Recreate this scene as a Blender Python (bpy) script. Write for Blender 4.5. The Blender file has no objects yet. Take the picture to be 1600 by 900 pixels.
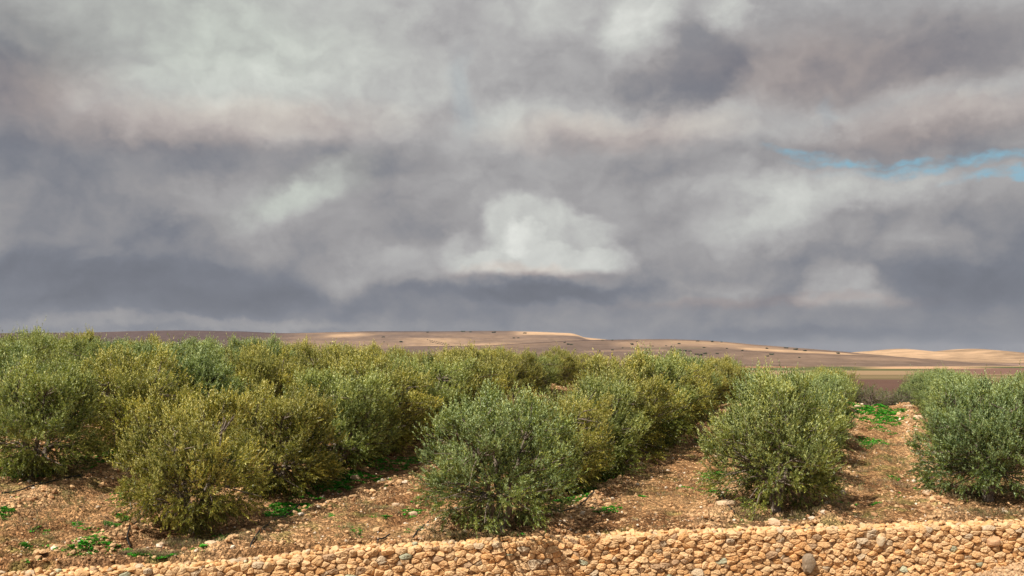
import bpy, math, random
import numpy as np
from mathutils import Vector

R = math.radians
random.seed(7)
SC = bpy.context.scene
COL = SC.collection

# ------------------------------------------------------------------ camera
F = 1555.0            # focal length in pixels of the 1600 px wide photograph
HZ = 560.0            # row of the true horizon in the photograph
cam_d = bpy.data.cameras.new("camera")
cam = bpy.data.objects.new("camera", cam_d)
COL.objects.link(cam)
cam.location = (0, 0, 0)
cam.rotation_euler = (R(90), 0, 0)
cam_d.sensor_width = 36
cam_d.lens = 36 * F / 1600
cam_d.shift_y = (HZ - 450) / 1600
cam_d.clip_start = 0.1
cam_d.clip_end = 40000
SC.camera = cam
SC.view_settings.view_transform = 'Standard'
SC.view_settings.look = 'None'
SC.view_settings.exposure = 0.32
SC.view_settings.gamma = 1.0
SC.view_settings.use_curve_mapping = False

# ------------------------------------------------------------------ sun
SUN_EL = 54.0
SUN_DIR = Vector((-0.70, -0.71, 0)).normalized()      # horizontal direction towards the sun
sun_d = bpy.data.lights.new("sun", 'SUN')
sun_d.energy = 5.0
sun_d.angle = R(0.5)
sun_d.color = (1.0, 0.93, 0.82)
sun = bpy.data.objects.new("sun", sun_d)
COL.objects.link(sun)
to_sun = Vector((SUN_DIR.x * math.cos(R(SUN_EL)), SUN_DIR.y * math.cos(R(SUN_EL)), math.sin(R(SUN_EL))))
sun.rotation_euler = to_sun.to_track_quat('Z', 'Y').to_euler()
sun.location = (-30, -30, 60)

# ------------------------------------------------------------------ world: sky + clouds
world = bpy.data.worlds.new("World")
SC.world = world
world.use_nodes = True


class NT:
    """tiny node-tree helper"""
    def __init__(self, tree):
        self.t = tree
        tree.nodes.clear()

    def n(self, kind, **props):
        nd = self.t.nodes.new(kind)
        for k, v in props.items():
            setattr(nd, k, v)
        return nd

    def put(self, sock, v):
        if v is None:
            return
        if hasattr(v, 'is_linked') or isinstance(v, bpy.types.NodeSocket):
            self.t.links.new(v, sock)
        else:
            if isinstance(v, (tuple, list)) and len(v) == 3 and sock.type == 'RGBA':
                v = (*v, 1)
            sock.default_value = v

    def math(self, op, a, b=None, c=None, clamp=False):
        nd = self.n('ShaderNodeMath', operation=op, use_clamp=clamp)
        self.put(nd.inputs[0], a); self.put(nd.inputs[1], b)
        if c is not None: self.put(nd.inputs[2], c)
        return nd.outputs[0]

    def vmath(self, op, a, b=None, scale=None):
        nd = self.n('ShaderNodeVectorMath', operation=op)
        self.put(nd.inputs[0], a)
        if b is not None: self.put(nd.inputs[1], b)
        if scale is not None: self.put(nd.inputs['Scale'], scale)
        return nd.outputs['Value'] if op in ('LENGTH', 'DOT_PRODUCT') else nd.outputs[0]

    def noise(self, vec, scale, detail=4, rough=0.5, dist=0.0, lac=2.0, color=False):
        nd = self.n('ShaderNodeTexNoise')
        self.put(nd.inputs['Vector'], vec)
        nd.inputs['Scale'].default_value = scale
        nd.inputs['Detail'].default_value = detail
        nd.inputs['Roughness'].default_value = rough
        nd.inputs['Distortion'].default_value = dist
        nd.inputs['Lacunarity'].default_value = lac
        return nd.outputs['Color' if color else 'Fac']

    def ramp(self, v, a, b, lo=0.0, hi=1.0, smooth=True):
        nd = self.n('ShaderNodeMapRange', interpolation_type='SMOOTHSTEP' if smooth else 'LINEAR')
        self.put(nd.inputs[0], v)
        for i, x in zip((1, 2, 3, 4), (a, b, lo, hi)):
            self.put(nd.inputs[i], x)
        return nd.outputs[0]

    def mix(self, f, a, b, blend='MIX'):
        nd = self.n('ShaderNodeMix', data_type='RGBA', blend_type=blend)
        self.put(nd.inputs[0], f); self.put(nd.inputs[6], a); self.put(nd.inputs[7], b)
        return nd.outputs[2]

    def crv(self, v, stops):
        nd = self.n('ShaderNodeValToRGB')
        cr = nd.color_ramp
        while len(cr.elements) > 1:
            cr.elements.remove(cr.elements[-1])
        cr.elements[0].position = stops[0][0]; cr.elements[0].color = (*stops[0][1], 1)
        for p, c in stops[1:]:
            e = cr.elements.new(p); e.color = (*c, 1)
        self.put(nd.inputs[0], v)
        return nd.outputs[0]


def azel(px, py):
    az = math.atan((px - 800) / F)
    return az, math.atan((HZ - py) / F * math.cos(az))


def build_world():
    w = NT(world.node_tree)
    sky = w.n('ShaderNodeTexSky', sky_type='NISHITA')
    sky.sun_disc = False
    sky.sun_elevation = R(SUN_EL)
    sky.sun_rotation = math.atan2(SUN_DIR.x, SUN_DIR.y)
    sky.air_density = 1.0; sky.dust_density = 1.0; sky.altitude = 500
    blue = w.vmath('SCALE', sky.outputs[0], scale=0.08)
    tc = w.n('ShaderNodeTexCoord')
    d = w.vmath('NORMALIZE', tc.outputs['Generated'])
    sep = w.n('ShaderNodeSeparateXYZ'); w.put(sep.inputs[0], d)
    az = w.math('ARCTAN2', sep.outputs[0], sep.outputs[1])
    el = w.math('ARCSINE', sep.outputs[2])
    cmb = w.n('ShaderNodeCombineXYZ')
    w.put(cmb.inputs[0], az); w.put(cmb.inputs[1], el)
    P = cmb.outputs[0]
    # flattened copy for cloud texture
    st = w.vmath('MULTIPLY', P, (1.0, 1.25, 1.0))
    # domain warp, two scales
    w1 = w.vmath('SUBTRACT', w.noise(st, 5.5, 3, 0.5, color=True), (0.5, 0.5, 0.5))
    w2 = w.vmath('SUBTRACT', w.noise(st, 20.0, 6, 0.62, color=True), (0.5, 0.5, 0.5))
    W = w.vmath('ADD', P, w.vmath('MULTIPLY', w1, (0.085, 0.045, 0)))
    W = w.vmath('ADD', W, w.vmath('MULTIPLY', w2, (0.052, 0.040, 0)))

    def blob(px, py, rx, ry, rot=0.0, soft=1.0):
        a, e = azel(px, py)
        mp = w.n('ShaderNodeMapping', vector_type='TEXTURE')
        w.put(mp.inputs[0], W)
        mp.inputs[1].default_value = (a, e, 0)
        mp.inputs[2].default_value = (0, 0, R(rot))
        mp.inputs[3].default_value = (rx / F, ry / F, 1)
        return w.ramp(w.vmath('LENGTH', mp.outputs[0]), 1.0 + 0.45 * soft, 1.0 - 0.8 * soft)

    sepw = w.n('ShaderNodeSeparateXYZ'); w.put(sepw.inputs[0], W)
    elw = sepw.outputs[1]
    # base brightness by elevation (0 rad = horizon)
    base = w.crv(w.math('MULTIPLY', elw, 2.2), [
        (0.00, (0.21,) * 3), (0.045, (0.185,) * 3), (0.13, (0.18,) * 3), (0.24, (0.235,) * 3),
        (0.37, (0.28,) * 3), (0.52, (0.30,) * 3), (0.72, (0.33,) * 3), (1.0, (0.30,) * 3)])
    L = base
    # (x, y, rx, ry, rotation, softness, brightness)
    spots = [
        (470, 20, 330, 120, 0, 1.0, 0.06), (360, 130, 200, 75, 8, 1.0, 0.09), (60, 60, 150, 80, 0, 1.0, -0.05), (330, 170, 260, 55, 0, 1.0, 0.05),
        (640, 150, 130, 60, -8, 0.9, 0.07), (250, 255, 420, 34, 2, 0.9, -0.076), (20, 150, 130, 95, 20, 1.0, -0.094),
        (130, 330, 330, 60, -2, 1.0, -0.054), (200, 440, 360, 55, 0, 1.0, -0.047), (120, 385, 240, 14, -2, 1.0, 0.02),
        (480, 300, 110, 28, 26, 1.0, 0.10), (420, 330, 110, 40, 12, 1.0, 0.06), (250, 285, 120, 22, 0, 1, 0.03),
        (640, 345, 120, 60, 0, 1.0, -0.036), (600, 250, 120, 25, 0, 1.0, -0.029),
        (1000, 35, 60, 80, -35, 0.8, 0.14), (930, 15, 150, 60, 0, 1.0, 0.06), (1150, 5, 40, 30, 0, 0.8, 0.12),
        (1060, 105, 115, 66, 20, 0.38, -0.094), (880, 100, 120, 70, 0, 1.0, -0.047), (1320, 90, 300, 90, -4, 0.9, -0.086),
        (1560, 60, 120, 70, 0, 1.0, -0.050), (1450, 235, 280, 35, 0, 0.9, -0.061), (1500, 155, 170, 32, 4, 1.0, 0.09),
        (880, 185, 170, 32, 0, 0.9, 0.10), (1120, 195, 130, 28, 0, 1.0, 0.055), (790, 195, 50, 40, 0, 0.8, 0.05),
        (1000, 265, 330, 40, 0, 1.0, -0.029), (700, 60, 110, 60, 30, 1.0, -0.050),

        
        (850, 452, 200, 20, 0, 0.8, -0.072), (600, 415, 125, 34, 6, 0.7, 0.085), (560, 445, 70, 18, 0, 0.9, 0.03),
        (1180, 350, 100, 60, 20, 0.8, 0.09), (1310, 290, 240, 34, -3, 0.8, 0.13), (1420, 320, 180, 34, 0, 0.9, -0.036),
        (1250, 330, 120, 20, 15, 0.8, 0.06), (1300, 410, 130, 50, 0, 1.0, -0.032), (1250, 250, 300, 8, 0, 1.0, 0.02),
         (1190, 440, 80, 22, 0, 0.8, 0.04),
        (1560, 400, 140, 60, 10, 0.8, -0.065), (1440, 380, 100, 24, 0, 0.9, 0.05), (1090, 455, 110, 18, 0, 0.8, 0.05),
        (300, 505, 420, 10, 0, 0.9, 0.05), (1000, 505, 300, 16, 0, 1.0, 0.02), (1300, 528, 260, 14, 0, 1.0, -0.036),
        (200, 415, 330, 30, 0, 0.8, -0.03), (330, 470, 280, 26, 0, 0.8, -0.025),
    ]
    for px, py, rx, ry, rot, soft, amp in spots:
        L = w.math('MULTIPLY_ADD', blob(px, py, rx, ry, rot, soft), amp, L)
    # two sunlit heaped clouds with flat bases
    elb = w.math('ADD', el, w.math('MULTIPLY', w.math('SUBTRACT', w.noise(st, 30, 5, 0.6), 0.5), 0.012))
    def heap(parts, ybase, soft):
        h = None
        for a in parts:
            b = w.math('MULTIPLY', blob(*a[:6]), a[6])
            h = b if h is None else w.math('MAXIMUM', h, b)
        cut = w.ramp(elb, (HZ - ybase - soft) / F, (HZ - ybase + soft) / F)
        return w.math('MULTIPLY', h, cut)
    L = w.math('ADD', L, heap([(838, 408, 142, 40, 0, 0.40, 0.24), (800, 356, 66, 44, 20, 0.5, 0.17), (885, 366, 76, 42, -10, 0.45, 0.16), (805, 380, 60, 40, 0, 0.9, 0.33), (735, 392, 50, 34, 0, 0.6, 0.12)], 427, 7))
    L = w.math('ADD', L, heap([(1310, 438, 44, 34, 0, 0.7, 0.15), (1335, 466, 70, 22, -6, 0.9, 0.11), (1285, 462, 34, 26, 0, 0.8, 0.12)], 482, 10))
    # billow texture: rounded lumps with creased edges, lit from the upper left
    q = w.vmath('ADD', w.vmath('ADD', st, w.vmath('SCALE', w1, scale=0.12)), w.vmath('SCALE', w2, scale=0.06))
    def bil(off, scale, det):
        return w.math('ABSOLUTE', w.math('SUBTRACT', w.noise(w.vmath('ADD', q, off), scale, det, 0.5), 0.5))
    b1 = w.math('SUBTRACT', bil((0.0, 0.0, 0), 7.5, 3), bil((-0.010, 0.020, 0), 7.5, 3))
    b2 = bil((2.0, 0.0, 1), 15, 4)
    f1 = w.noise(w.vmath('ADD', st, (0, 0, 3.1)), 6.5, 7, 0.55, 0.2)
    f3 = w.math('SUBTRACT', w.noise(w.vmath('ADD', st, (3, 1, 7)), 18, 8, 0.68, 0.3), 0.5)
    tex = w.math('ADD', w.math('MULTIPLY', b1, -1.15), w.math('MULTIPLY', w.math('SUBTRACT', b2, 0.07), 0.75))
    tex = w.math('ADD', tex, w.math('MULTIPLY', f3, 0.46))
    tex = w.math('ADD', tex, w.math('MULTIPLY', w.math('SUBTRACT', f1, 0.5), 0.45))
    L = w.math('MULTIPLY', L, w.math('ADD', 1.05, tex))
    L = w.math('MAXIMUM', L, 0.10)
    col = w.crv(L, [(0.06, (0.076, 0.083, 0.102)), (0.16, (0.146, 0.156, 0.184)), (0.25, (0.252, 0.246, 0.252)),
                    (0.34, (0.345, 0.339, 0.338)), (0.46, (0.455, 0.462, 0.440)), (0.70, (0.69, 0.70, 0.655))])
    # dusty pink undersides
    pk = blob(330, 200, 300, 40, 4, 1.0)
    for a in ((430, 190, 150, 30, 0, 1), (960, 205, 200, 30, 0, 1), (1480, 190, 200, 34, 4, 1), (60, 150, 130, 60, 0, 1),
              (820, 420, 120, 10, 0, 1), (1300, 100, 260, 60, 0, 1), (1200, 470, 220, 10, 0, 1)):
        pk = w.math('MAXIMUM', pk, blob(*a))
    col = w.mix(w.math('MULTIPLY', pk, 0.6), col, w.mix(1.0, col, (1.13, 0.97, 0.90), 'MULTIPLY'))
    gr = w.math('MAXIMUM', blob(260, 40, 300, 100, 0, 1), blob(470, 300, 120, 30, 20, 1))
    col = w.mix(w.math('MULTIPLY', gr, 0.5), col, w.mix(1.0, col, (0.95, 1.03, 0.95), 'MULTIPLY'))
    # breaks with blue sky
    hole = blob(1520, 252, 170, 10, 2, 1.0)
    for a in ((1255, 243, 60, 9, -6, 0.9), (1380, 250, 120, 7, 0, 0.9), (1585, 277, 85, 11, 3, 0.6)):
        hole = w.math('MAXIMUM', hole, blob(*a))
    hole2 = w.math('MAXIMUM', blob(1298, 165, 12, 28, 0, 1), blob(720, 150, 26, 60, 10, 1))
    hn = w.ramp(w.noise(w.vmath('MULTIPLY', P, (1, 1.8, 1)), 30, 7, 0.65), 0.32, 0.66)
    hole = w.math('MULTIPLY', hole, w.math('ADD', 0.12, w.math('MULTIPLY', hn, 0.88)))
    hole = w.math('MAXIMUM', hole, w.math('MULTIPLY', hole2, 0.12))
    col = w.mix(w.math('MULTIPLY', hole, 0.85), col, w.mix(0.7, blue, (0.17, 0.40, 0.50)))
    # below the horizon: plain dusty ground colour
    col = w.mix(w.ramp(el, -0.02, -0.06), col, (0.12, 0.10, 0.09))
    bg = w.n('ShaderNodeBackground'); w.put(bg.inputs[0], col); bg.inputs[1].default_value = 1.0
    out = w.n('ShaderNodeOutputWorld'); w.t.links.new(bg.outputs[0], out.inputs[0])


build_world()
world.cycles.sampling_method = 'MANUAL'
world.cycles.sample_map_resolution = 256


# ------------------------------------------------------------------ helpers
def tag(o, label=None, cat=None, group=None, kind=None):
    if label: o['label'] = label
    if cat: o['category'] = cat
    if group: o['group'] = group
    if kind: o['kind'] = kind
    return o


def empty(name, loc=(0, 0, 0), rz=0.0):
    o = bpy.data.objects.new(name, None)
    COL.objects.link(o)
    o.location = loc
    o.rotation_euler = (0, 0, rz)
    o.empty_display_size = 0.3
    return o


def np_mesh(name, verts, faces, mat, parent=None, smooth=False, attrs=None, colattr=None, mats=None, midx=None):
    """verts (n,3); faces: (m,k) int array or list of such arrays"""
    me = bpy.data.meshes.new(name)
    verts = np.asarray(verts, dtype=np.float32)
    if not isinstance(faces, list): faces = [faces]
    faces = [np.asarray(f, dtype=np.int32) for f in faces if len(f)]
    loops = np.concatenate([f.ravel() for f in faces])
    sizes = np.concatenate([np.full(len(f), f.shape[1], dtype=np.int32) for f in faces])
    starts = np.concatenate([[0], np.cumsum(sizes)[:-1]]).astype(np.int32)
    me.vertices.add(len(verts)); me.loops.add(len(loops)); me.polygons.add(len(sizes))
    me.vertices.foreach_set('co', verts.ravel())
    me.loops.foreach_set('vertex_index', loops)
    me.polygons.foreach_set('loop_start', starts)
    me.polygons.foreach_set('use_smooth', np.full(len(sizes), smooth))
    for m in (mats or [mat]):
        me.materials.append(m)
    if midx is not None:
        me.polygons.foreach_set('material_index', midx)
    me.update(calc_edges=True)
    for k, v in (attrs or {}).items():
        a = me.attributes.new(k, 'FLOAT', 'POINT'); a.data.foreach_set('value', np.asarray(v, dtype=np.float32))
    if colattr is not None:
        c = np.ones((len(verts), 4), dtype=np.float32); c[:, :3] = colattr
        a = me.attributes.new('col', 'FLOAT_COLOR', 'POINT'); a.data.foreach_set('color', c.ravel())
    o = bpy.data.objects.new(name, me)
    COL.objects.link(o)
    if parent is not None: o.parent = parent
    return o


def S(t):
    t = np.clip(t, 0, 1)
    return t * t * (3 - 2 * t)


_TABLES = {}


def vnoise(x, y, scale, seed=0):
    """value noise in -1..1"""
    T = _TABLES.get(seed)
    if T is None:
        T = _TABLES[seed] = np.random.RandomState(seed + 101).rand(256, 256) * 2 - 1
    X = np.asarray(x) * scale + 1000.3; Y = np.asarray(y) * scale + 1000.7
    xi = np.floor(X).astype(np.int64); yi = np.floor(Y).astype(np.int64)
    fx = X - xi; fy = Y - yi
    fx = fx * fx * (3 - 2 * fx); fy = fy * fy * (3 - 2 * fy)
    a = T[xi & 255, yi & 255]; b = T[(xi + 1) & 255, yi & 255]
    c = T[xi & 255, (yi + 1) & 255]; d = T[(xi + 1) & 255, (yi + 1) & 255]
    return (a * (1 - fx) + b * fx) * (1 - fy) + (c * (1 - fx) + d * fx) * fy


def fbm(x, y, scale, octv=4, seed=0, gain=0.5):
    s = 0; a = 1.0; t = 0
    for i in range(octv):
        s = s + a * vnoise(x, y, scale * 2 ** i, seed + i * 13); t += a; a *= gain
    return s / t


# ------------------------------------------------------------------ terrain
DX = 0.3627                                 # row direction: x gained per metre of y
H0, SL = 4.63, 0.0508
ROWS = [-46.8, -41.3, -35.8, -30.3, -24.8, -19.3, -13.76, -7.88, -2.24, 2.8, 8.3]
PLAIN = -12.0

_wx = []
_wy = []
for px_, py_ in [(-260, 905), (-100, 897), (0, 890), (250, 874), (500, 856), (700, 846), (900, 837), (1100, 829),
                 (1250, 824), (1450, 816), (1600, 812), (1800, 808)]:
    yy = H0 * F / (py_ - HZ + SL * F)
    _wx.append((px_ - 800) / F * yy); _wy.append(yy)
_wx = np.array(_wx); _wy = np.array(_wy)


def wall_y(x):
    x = np.asarray(x, dtype=float)
    y = np.interp(x, _wx, _wy)
    sl = 0.27
    y = np.where(x < _wx[0], _wy[0] + (x - _wx[0]) * sl, y)
    return np.where(x > _wx[-1], _wy[-1] + (x - _wx[-1]) * sl, y)


def smooth_z(x, y):
    x = np.asarray(x, dtype=float); y = np.asarray(y, dtype=float)
    u = x - DX * y
    z = -H0 + SL * y
    z = z + 0.95 * S((-u - 13.6 + 0.30 * (y - 20)) / 9.0)
    t = np.maximum(y - 46.5, 0)
    drop = np.where(t < 8, 0.018 * t * t, 0.018 * 64 + 0.288 * (t - 8))
    z = z - drop - np.where(y > 46.5, SL * (y - 46.5), 0)
    k = 1.5                                          # smooth maximum with the plain
    hh = np.clip(0.5 + 0.5 * (z - PLAIN) / k, 0, 1)
    z = PLAIN * (1 - hh) + z * hh + k * hh * (1 - hh)
    return z


def row_dist(x, y):
    u = x - DX * y
    d = np.full(np.shape(u), 99.0)
    for r in ROWS: d = np.minimum(d, np.abs(u - r))
    return d


def ground_z(x, y, detail=True):
    x = np.asarray(x, dtype=float); y = np.asarray(y, dtype=float)
    z = smooth_z(x, y)
    if detail:
        near = S((75 - y) / 20.0)
        d = row_dist(x, y)
        berm = 0.17 * np.exp(-((d - 1.25) / 0.32) ** 2) * (0.75 + 0.5 * fbm(x, y, 0.6, 2, 5)) - 0.05 * np.exp(-(d / 0.8) ** 2)
        aisle = 0.035 * np.sin((x - DX * y) * 6.2 + 1.5 * fbm(x, y, 0.3, 2, 9))
        rough = 0.08 * fbm(x, y, 1.1, 3, 1) + 0.085 * fbm(x, y, 3.6, 2, 2, 0.7)
        z = z + near * (berm + aisle * np.clip(d - 1.2, 0, 1) + rough)
        far = S((y - 60) / 80.0)
        z = z + far * 0.25 * fbm(x, y, 0.02, 3, 8)
    n = (y - wall_y(x)) * 0.965
    front = smooth_z(x, y) - 1.42 + 0.03 * fbm(x, y, 2.0, 3, 4)
    rub = 0.55 * S((x - 8.7) / 3.0) * S(1.0 + n / 1.1) * (n < 0.3)       # heap of rubble at the foot, right end
    k = S((n - 0.12) / 0.22)
    if detail:
        z = np.where(n < 0.5, np.minimum(z, smooth_z(x, y) + 0.0), z)
    return front * (1 - k) + z * k + rub * (1 - k)


# ------------------------------------------------------------------ materials
def new_mat(name):
    m = bpy.data.materials.new(name); m.use_nodes = True
    t = NT(m.node_tree)
    out = t.n('ShaderNodeOutputMaterial')
    return m, t, out


def principled(t, out, base, rough=0.9, bump=None, bstr=0.5, bdist=0.02, spec=0.25):
    p = t.n('ShaderNodeBsdfPrincipled')
    t.put(p.inputs['Base Color'], base)
    t.put(p.inputs['Roughness'], rough)
    t.put(p.inputs['Specular IOR Level'], spec)
    if bump is not None:
        b = t.n('ShaderNodeBump'); b.inputs['Strength'].default_value = bstr; b.inputs['Distance'].default_value = bdist
        t.put(b.inputs['Height'], bump); t.t.links.new(b.outputs[0], p.inputs['Normal'])
    t.t.links.new(p.outputs[0], out.inputs[0])
    return p


def mat_ground():
    m, t, out = new_mat("soil")
    at = t.n('ShaderNodeAttribute', attribute_name='col')
    tc = t.n('ShaderNodeTexCoord')
    P = tc.outputs['Object']
    vor = t.n('ShaderNodeTexVoronoi'); t.put(vor.inputs['Vector'], P); vor.inputs['Scale'].default_value = 16
    vor2 = t.n('ShaderNodeTexVoronoi'); t.put(vor2.inputs['Vector'], P); vor2.inputs['Scale'].default_value = 34
    n1 = t.noise(P, 9, 6, 0.65)
    n2 = t.noise(P, 1.3, 4, 0.6)
    # pebbles: per-cell brightness
    sepc = t.n('ShaderNodeSeparateColor'); t.put(sepc.inputs[0], vor.outputs['Color'])
    peb = t.ramp(sepc.outputs[0], 0.4, 0.95, 0.72, 1.55)
    sepd = t.n('ShaderNodeSeparateColor'); t.put(sepd.inputs[0], vor2.outputs['Color'])
    peb2 = t.ramp(sepd.outputs[0], 0.2, 0.95, 0.75, 1.38)
    f = t.math('MULTIPLY', t.math('MULTIPLY', peb, peb2), t.ramp(n1, 0.3, 0.7, 0.75, 1.22))
    f = t.math('MULTIPLY', f, t.ramp(n2, 0.3, 0.7, 0.88, 1.12))
    cmb = t.n('ShaderNodeCombineXYZ')
    for i in range(3): t.put(cmb.inputs[i], f)
    # the pebble contrast only belongs on the stony orchard floor (attribute 'stony')
    st = t.n('ShaderNodeAttribute', attribute_name='stony')
    fac = t.mix(st.outputs['Fac'], (1, 1, 1), cmb.outputs[0])
    colr = t.mix(1.0, at.outputs['Color'], fac, 'MULTIPLY')
    h = t.math('ADD', t.math('MULTIPLY', vor.outputs['Distance'], -1.2), t.math('MULTIPLY', vor2.outputs['Distance'], -0.6))
    h = t.math('ADD', h, t.math('MULTIPLY', n1, 1.6))
    principled(t, out, colr, 0.95, h, 1.0, 0.042, 0.05)
    return m


def mat_far():
    m, t, out = new_mat("far_soil_cloud_shade")
    at = t.n('ShaderNodeAttribute', attribute_name='col')  # hill soil colour, with the cloud shadow painted into it
    tc = t.n('ShaderNodeTexCoord')
    n1 = t.noise(tc.outputs['Object'], 0.03, 7, 0.7)
    f = t.ramp(n1, 0.3, 0.7, 0.78, 1.2)
    cmb = t.n('ShaderNodeCombineXYZ')
    for i in range(3): t.put(cmb.inputs[i], f)
    principled(t, out, t.mix(1.0, at.outputs['Color'], cmb.outputs[0], 'MULTIPLY'), 1.0, spec=0.0)
    return m


def mat_stone(name, rough_scale=14.0, sat=1.0):
    m, t, out = new_mat(name)
    at = t.n('ShaderNodeAttribute', attribute_name='col')
    tc = t.n('ShaderNodeTexCoord')
    P = tc.outputs['Object']
    n1 = t.noise(P, rough_scale, 7, 0.65)
    n2 = t.noise(P, 4.5, 4, 0.6, 0.5)
    n3 = t.noise(P, 45, 3, 0.6)
    c = t.mix(t.ramp(n1, 0.42, 0.72), at.outputs['Color'], t.mix(1.0, at.outputs['Color'], (1.25, 1.30, 1.38), 'MULTIPLY'))
    c = t.mix(t.ramp(n2, 0.5, 0.75, 0, 0.7), c, t.mix(1.0, c, (0.86, 0.72, 0.55), 'MULTIPLY'))
    h = t.math('ADD', n1, t.math('MULTIPLY', n3, 0.35))
    principled(t, out, c, 0.9, h, 0.8, 0.03, 0.15)
    return m


def mat_leaf():
    m, t, out = new_mat("olive_leaf")
    tone = t.n('ShaderNodeAttribute', attribute_name='tone').outputs['Fac']
    oi = t.n('ShaderNodeObjectInfo')
    geo = t.n('ShaderNodeNewGeometry')
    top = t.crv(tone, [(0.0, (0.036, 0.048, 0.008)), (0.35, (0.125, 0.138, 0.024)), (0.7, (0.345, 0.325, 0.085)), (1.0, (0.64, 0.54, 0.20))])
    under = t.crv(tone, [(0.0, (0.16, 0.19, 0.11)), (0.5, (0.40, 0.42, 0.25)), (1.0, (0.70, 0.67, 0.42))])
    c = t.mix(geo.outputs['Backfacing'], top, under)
    c = t.mix(1.0, c, oi.outputs['Color'], 'MULTIPLY')
    p = t.n('ShaderNodeBsdfPrincipled')
    t.put(p.inputs['Base Color'], c)
    p.inputs['Roughness'].default_value = 0.40
    p.inputs['Specular IOR Level'].default_value = 0.4
    tr = t.n('ShaderNodeBsdfTranslucent')
    t.put(tr.inputs[0], t.mix(1.0, c, (1.1, 1.25, 0.5), 'MULTIPLY'))
    mx = t.n('ShaderNodeMixShader'); mx.inputs[0].default_value = 0.20
    t.t.links.new(p.outputs[0], mx.inputs[1]); t.t.links.new(tr.outputs[0], mx.inputs[2])
    t.t.links.new(mx.outputs[0], out.inputs[0])
    return m


def mat_simple(name, base, rough=0.8, nscale=20, lo=0.8, hi=1.2, trans=0.0, attr=False, spec=0.25):
    m, t, out = new_mat(name)
    tc = t.n('ShaderNodeTexCoord')
    n1 = t.noise(tc.outputs['Object'], nscale, 5, 0.6)
    cmb = t.n('ShaderNodeCombineXYZ')
    f = t.ramp(n1, 0.3, 0.7, lo, hi)
    for i in range(3): t.put(cmb.inputs[i], f)
    b = t.n('ShaderNodeAttribute', attribute_name='col').outputs['Color'] if attr else base
    c = t.mix(1.0, b, cmb.outputs[0], 'MULTIPLY')
    p = principled(t, out, c, rough, n1, 0.4, 0.01, spec)
    if trans:
        tr = t.n('ShaderNodeBsdfTranslucent'); t.put(tr.inputs[0], c)
        mx = t.n('ShaderNodeMixShader'); mx.inputs[0].default_value = trans
        t.t.links.new(p.outputs[0], mx.inputs[1]); t.t.links.new(tr.outputs[0], mx.inputs[2])
        t.t.links.new(mx.outputs[0], out.inputs[0])
    return m


M_SOIL = mat_ground()
M_FAR = mat_far()
M_STONE = mat_stone("wall_stone")
M_PEB = mat_stone("pebble", 8.0)
M_LEAF = mat_leaf()
M_BARK = mat_simple("olive_bark", (0.20, 0.16, 0.125), 0.9, 14, 0.6, 1.3)
M_WEED = mat_simple("weed_leaf", (0.05, 0.2, 0.02), 0.5, 6, 0.7, 1.3, 0.3, attr=True)
M_DRY = mat_simple("dry_grass", (0.24, 0.17, 0.10), 0.9, 6, 0.7, 1.3, 0.1, attr=True)
M_HOSE = mat_simple("black_hose", (0.02, 0.02, 0.02), 0.45, 10, 0.9, 1.1)
M_BUSH = mat_simple("dark_bush", (0.035, 0.045, 0.025), 0.9, 0.6, 0.6, 1.4)
M_CORE = mat_simple("wall_earth", (0.21, 0.12, 0.058), 1.0, 12, 0.6, 1.3)


# ------------------------------------------------------------------ ground sheet
def axis(lo, hi, a, b, step, grow=1.12, maxstep=400):
    mid = list(np.arange(a, b, step))
    r = []; s = step; v = mid[-1]
    while v < hi:
        s = min(s * grow, maxstep); v += s; r.append(v)
    l = []; s = step; v = mid[0]
    while v > lo:
        s = min(s * grow, maxstep); v -= s; l.append(v)
    return np.array(l[::-1] + mid + r)


def lerp(a, b, t):
    return np.asarray(a)[None, :] * (1 - t)[:, None] + np.asarray(b)[None, :] * t[:, None]


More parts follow.
